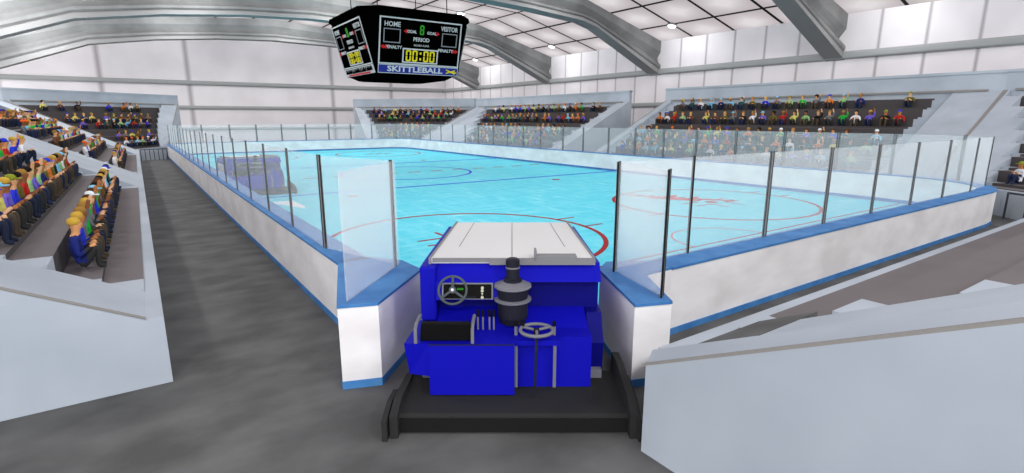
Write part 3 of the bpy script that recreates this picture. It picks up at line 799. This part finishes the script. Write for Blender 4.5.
    for a in (30, 150, 270):
        a = math.radians(a); f.tube([hc, hc + Vector((math.cos(a), math.sin(a), 0)) * 0.2], 0.018, 6)
    o = f.build('handwheel', M['silver'], r)
    f = MB(); f.tube([hc + Vector((-0.16, 0.1, 0)), hc + Vector((-0.16, 0.1, 0.07))], 0.02, 6); f.build('handwheel_knob', M['seat'], o)
    f = MB(); f.tube([hc - Vector((0, 0, 0.06)), hc + Vector((0, 0, 0.02))], 0.035, 8); f.build('handwheel_hub', M['drum'], o)
    f = MB(); f.tube([(0.3, 0.60, 1.02), (0.29, 0.52, 0.85), (0.28, 0.5, 0.26)], 0.018, 6); f.build('handwheel_shaft', M['drum'], o)
    # wheels
    for x0, x1 in ((-1.18, -0.86), (0.84, 1.16)):
        for yy in (1.95, 3.9):
            f = MB(); cyl_x(f, x0, x1, yy, 0.42, 0.42); o = f.build('wheel', M['tyre'], r)
            xo = x0 - 0.01 if x0 < 0 else x1 - 0.01
            f = MB(); cyl_x(f, xo, xo + 0.02, yy, 0.42, 0.2, 16); f.build('hub_cap', M['white'], o)
    f = MB(); f.box(-1.0, 1.0, 4.62, 4.7, 0.45, 0.75); B(f, 'front_bumper', 'dark')
    f = MB(); f.box(-1.205, -1.2, 2.6, 4.2, 0.85, 1.35); B(f, 'side_panel', 'white')
    return r
zam = make_machine('large blue ice resurfacer with white lid driving through the open rink gate in front')
def camw(X, Y, Z=0.0): return (X * CA + Y * SA, -X * SA + Y * CA, Z)
zam.location = camw(0, 5.5); zam.rotation_euler = (0, 0, -A)
z2 = copy_tree(zam)
tag(z2, 'small distant blue ice resurfacer behind the hazy glass along the left boards', 'ice resurfacer')
z2.location = (4.62, 27.2, 0.012); z2.rotation_euler = (0, 0, math.radians(2))
# wet snow left behind the distant machine
f = MB(); f.prism([(4.33, 24.9), (5.26, 22.4), (5.4, 23.0), (5.35, 24.9)], 0.012, 0.025)
tag(f.build('snow_patch', M['snow']), 'pale triangular patch of snow on the ice behind the distant machine', 'snow')

# ------------------------------------------------------------------ spectators
SK = ['e0a878', 'd89a68', 'b87848', '8c5838', 'e8b890']
SHIRT = [('green', '20b040'), ('dark blue', '1c2870'), ('white', 'e8e8ee'), ('light blue', '78c0e0'), ('yellow', 'd8d070'), ('black', '181818'), ('royal blue', '2838d0'),
         ('olive', '686028'), ('red', 'b82820'), ('purple', '7060c8'), ('brown', '704830'), ('teal', '285858'), ('grey', '707478'), ('pale green', '90c080'), ('orange', 'd87830')]
HAIR = [('blond', 'c8a040'), ('brown', '503018'), ('black', '181210'), ('tan', 'a07838')]
HAT = [('blue cap', '2838c8'), ('white cap', 'e8f0f4'), ('orange cap', 'f06820'), ('olive cap', '889028'), ('light blue cap', '80c8e8')]
mats_shirt = {n: mat('shirt_' + n.replace(' ', '_'), h, 0.9) for n, h in SHIRT}
mats_skin = [mat('skin_tone', h, 0.8) for h in SK]
mats_hair = {n: mat('hair_' + n, h, 0.9) for n, h in HAIR}
mats_hat = {n: mat('hat_' + n.replace(' ', '_'), h, 0.8) for n, h in HAT}
mats_pants = [mat('trousers', h, 0.9) for h in ('20283c', '303030', '4a4034', '283050')]
def person_mesh(v):
    """seated figure, seat contact at origin, facing -Y: skeleton grown with a Skin modifier"""
    rnd = random.Random(100 + v)
    hw = 0.175 + rnd.uniform(-.015, .02)
    arm = (0, 2, 0, 3, 2, 1)[v]
    J = [(0, 0.02, 0.12, .13), (0, 0.03, 0.28, .125), (0, 0.03, 0.46, .14), (0, 0.02, 0.56, .10), (0, 0.0, 0.63, .055), (0, -0.01, 0.71, .075), (0, -0.01, 0.79, .092), (0, -0.01, 0.86, .07)]
    E_ = [(0, 1), (1, 2), (2, 3), (3, 4), (4, 5), (5, 6), (6, 7)]
    def chain(parent, pts):
        p = parent
        for q in pts: J.append(q); E_.append((p, len(J) - 1)); p = len(J) - 1
    for s_ in (-1, 1):
        if arm == 1 and s_ == 1:   ap = [(s_ * hw, 0.03, 0.52, .06), (s_ * 0.26, -0.05, 0.70, .045), (s_ * 0.22, -0.10, 0.93, .035), (s_ * 0.21, -0.12, 1.0, .04)]
        elif arm == 2: ap = [(s_ * hw, 0.03, 0.52, .06), (s_ * 0.25, -0.06, 0.32, .048), (s_ * 0.08, -0.20, 0.46, .035), (s_ * 0.05, -0.25, 0.50, .04)]
        else: ap = [(s_ * hw, 0.03, 0.52, .06), (s_ * 0.25, 0.0, 0.28, .048), (s_ * 0.16, -0.17, 0.40, .035), (s_ * 0.13, -0.25, 0.45, .04)]
        chain(3, ap)
        chain(0, [(s_ * 0.09, -0.04, 0.10, .09), (s_ * 0.12, -0.24, 0.38, .068), (s_ * 0.12, -0.27, 0.37, .06), (s_ * 0.11, -0.24, 0.06, .045), (s_ * 0.12, -0.35, 0.04, .038)])
    me = bpy.data.meshes.new('person'); me.from_pydata([j[:3] for j in J], E_, [])
    o = bpy.data.objects.new('person_src', me); COL.objects.link(o)
    sk = o.modifiers.new('skin', 'SKIN'); sk.branch_smoothing = 0.5; sk.use_smooth_shade = True
    for i, j in enumerate(J):
        sv = me.skin_vertices[0].data[i]; sv.radius = (j[3], j[3]); sv.use_root = (i == 0)
    sb_ = o.modifiers.new('sub', 'SUBSURF'); sb_.levels = 1; sb_.render_levels = 1
    bpy.context.view_layer.update()
    m2 = bpy.data.meshes.new_from_object(o.evaluated_get(bpy.context.evaluated_depsgraph_get()))
    bpy.data.objects.remove(o)
    m2.name = 'person'; m2.materials.clear()
    for k in range(3): m2.materials.append(M['skin'])
    for p in m2.polygons:
        c = p.center; p.use_smooth = True
        if c.z > 0.60 and abs(c.x) < 0.14: mi = 0
        elif c.z > 0.80: mi = 0
        elif c.y < -0.16 and c.z > 0.41: mi = 0
        elif c.z < 0.13 or (c.y < -0.09 and c.z < 0.42): mi = 2
        else: mi = 1
        p.material_index = mi
    # nose and brow: pull the front of the face
    for v_ in m2.vertices:
        if abs(v_.co.x) < 0.03 and 0.72 < v_.co.z < 0.79 and v_.co.y < -0.06: v_.co.y -= 0.02
    return m2
def hair_mesh(kind):
    f = MB(); prof = [(0.088, -0.01), (0.094, 0.03), (0.086, 0.07), (0.055, 0.10), (0.01, 0.11)]
    f.lathe((0, 0.005, 0.79), prof, 12)
    if kind == 'long':
        f.lathe((0, 0.045, 0.62), [(0.05, 0), (0.08, 0.05), (0.085, 0.18), (0.06, 0.23)], 10)
    if kind == 'cap':
        f.hexa([(-0.07, -0.17, 0.80), (0.07, -0.17, 0.80), (0.08, -0.06, 0.80), (-0.08, -0.06, 0.80), (-0.07, -0.17, 0.815), (0.07, -0.17, 0.815), (0.08, -0.06, 0.82), (-0.08, -0.06, 0.82)])
    if kind == 'big':
        f.lathe((0, 0.03, 0.69), [(0.05, 0), (0.105, 0.05), (0.12, 0.12), (0.11, 0.19), (0.03, 0.235)], 12)
    me_o = f.build('hair_src', M['skin'], smooth=True); me = me_o.data; bpy.data.objects.remove(me_o); return me
PM = [person_mesh(v) for v in range(6)]
HM = {k: hair_mesh(k) for k in ('short', 'long', 'cap', 'big')}
ORD = ['first', 'second', 'third', 'fourth', 'fifth', 'sixth', 'seventh', 'eighth', 'ninth', 'tenth', 'eleventh', 'twelfth', 'thirteenth', 'fourteenth', 'fifteenth', 'sixteenth',
       'seventeenth', 'eighteenth', 'nineteenth', 'twentieth', 'twenty-first', 'twenty-second', 'twenty-third', 'twenty-fourth', 'twenty-fifth', 'twenty-sixth', 'twenty-seventh', 'twenty-eighth', 'twenty-ninth', 'thirtieth']
ROWN = ['front', 'second', 'third', 'fourth', 'fifth', 'sixth', 'seventh', 'back']
crowd = []
def seat_rows(si, zi, rows, spacing, where, fill, tag_group, rev=False):
    W, org, F0, F1, zn = STANDS[si]
    a, b, a2, b2 = zn[zi]
    for k in rows:
        d = min(EDGE(k) + 0.84, D - 0.42); z = TZ(k) + 0.05
        de = EDGE(k)
        ka = de / D
        ta = a + (a2 - a) * ka; tb = b + (b2 - b) * ka
        P0 = Vector(W(ta, d, z)); P1 = Vector(W(tb, d, z)); L = (P1 - P0).length
        sp = spacing if isinstance(spacing, (int, float)) else spacing[k % len(spacing)]
        n = int((L - 0.5) / sp)
        if n < 1: continue
        dirv = (P1 - P0).normalized(); inward = Vector(W((ta + tb) / 2, 0, 0)) - Vector(W((ta + tb) / 2, 1, 0))
        ang = math.atan2(inward.y, inward.x) + math.pi / 2
        idx = 0
        off = (L - n * sp) / 2 + sp / 2
        seq = range(n) if not rev else range(n - 1, -1, -1)
        for i in seq:
            if random.random() > fill(k): continue
            p = P0 + dirv * (off + i * sp + random.uniform(-.05, .05)); p.x += org.x; p.y += org.y
            crowd.append(dict(p=p, ang=ang + random.uniform(-.08, .08), k=k, i=idx, where=where, g=tag_group, q=random.random())); idx += 1
# left stand, near block / far block
seat_rows(0, 0, [0, 1], 0.67, 'near left block', lambda k: 1.0, 'crowd in the near block of the left stand')
seat_rows(0, 0, [2, 3], 0.75, 'near left block', lambda k: 0.9, 'crowd in the near block of the left stand')
seat_rows(0, 1, [0, 1, 2, 3, 4], 0.8, 'second left block', lambda k: 0.9, 'crowd in the far block of the left stand')
seat_rows(1, 0, [0, 1, 3, 4, 6], 0.72, 'far left corner', lambda k: 0.9 if k < 6 else 0.4, 'crowd in the far left corner stand', rev=True)
seat_rows(2, 0, [0, 1, 2, 4, 5, 6], 0.72, 'far right corner', lambda k: 0.9 if k < 6 else .8, 'crowd in the far right corner stand')
seat_rows(3, 0, [0, 1, 2, 4, 6], [0.74, 0.8, 0.76, 0.8, .7, .9, 0.85, 1.0], 'far middle stand', lambda k: 0.85, 'crowd in the stand left of the wall gap')
seat_rows(4, 0, [0, 1, 2, 4, 6], [0.74, 0.8, 0.72, 0.8, 0.7, 0.78, 0.85, 0.95], 'far right stand', lambda k: 0.96, 'crowd in the stand right of the wall gap')
seat_rows(5, 0, [0, 1], 0.8, 'right edge corner', lambda k: 1.0, 'crowd in the right corner stand', rev=True)
def vis_size(c):
    p = c['p']; X = p.x * CA - p.y * SA; Y = p.x * SA + p.y * CA
    if Y < 1: return -1
    u = 512 + 535 * X / (Y * 0.976 - (p.z - 3.6) * 0.2154) 
    if u < -12 or u > 1036: return -1
    return 1 / Y
crowd = [c for c in crowd if vis_size(c) > 0]
order = sorted(crowd, key=vis_size, reverse=True)
ind, rest = order[:300], order[300:]
def looks(c):
    rr = random.Random(int(c['q'] * 1e9))
    sh = rr.choice(SHIRT)[0]; pm = rr.choice(PM); kind = rr.choice(['short', 'short', 'long', 'cap', 'cap', 'big', 'short'])
    if 'near left' in c['where'] and kind in ('big', 'long'): kind = 'short'
    if kind == 'cap': hn = rr.choice(HAT)[0]; hm = mats_hat[hn]; hd = hn
    else: hn = rr.choice(HAIR)[0]; hm = mats_hair[hn]; hd = hn + ' hair'
    return sh, pm, kind, hm, hd, rr.choice(mats_skin), rr.choice(mats_pants)
seen = set()
for c in ind:
    sh, pm, kind, hm, hd, sk, pt = looks(c)
    o = bpy.data.objects.new('person', pm); COL.objects.link(o)
    for s_, m_ in zip(o.material_slots, (sk, mats_shirt[sh], pt)): s_.link = 'OBJECT'; s_.material = m_
    o.location = c['p']; o.rotation_euler = (0, 0, c['ang'])
    h = bpy.data.objects.new('hat' if 'cap' in hd else 'hair', HM[kind]); COL.objects.link(h); h.parent = o
    h.material_slots[0].link = 'OBJECT'; h.material_slots[0].material = hm
    end_ = 'the aisle end'
    tag(o, 'person in %s top, %s, %s in %s row, %s' % (sh, hd, ORD[min(c['i'], 29)], ROWN[c['k']], c['where']), 'person', c['g'])
if rest:
    f = MB(); slots = []
    def slot(m):
        if m not in slots: slots.append(m)
        return slots.index(m)
    for c in rest:
        sh, pm, kind, hm, hd, sk, pt = looks(c)
        mt = Matrix.Translation(c['p']) @ Matrix.Rotation(c['ang'], 4, 'Z')
        ms = [slot(sk), slot(mats_shirt[sh]), slot(pt)]
        n0 = len(f.v)
        f.v += [(mt @ v.co).to_tuple() for v in pm.vertices]
        for p in pm.polygons: f.f.append(tuple(i + n0 for i in p.vertices)); f.mi.append(ms[p.material_index])
        n0 = len(f.v); hi = slot(hm)
        f.v += [(mt @ v.co).to_tuple() for v in HM[kind].vertices]
        for p in HM[kind].polygons: f.f.append(tuple(i + n0 for i in p.vertices)); f.mi.append(hi)
    o = f.build('crowd', slots, smooth=True, fix=False)
    tag(o, 'mixed crowd of tiny seated people in the farthest stands', 'crowd', None, 'stuff')
print('CROWD', len(ind), len(rest))
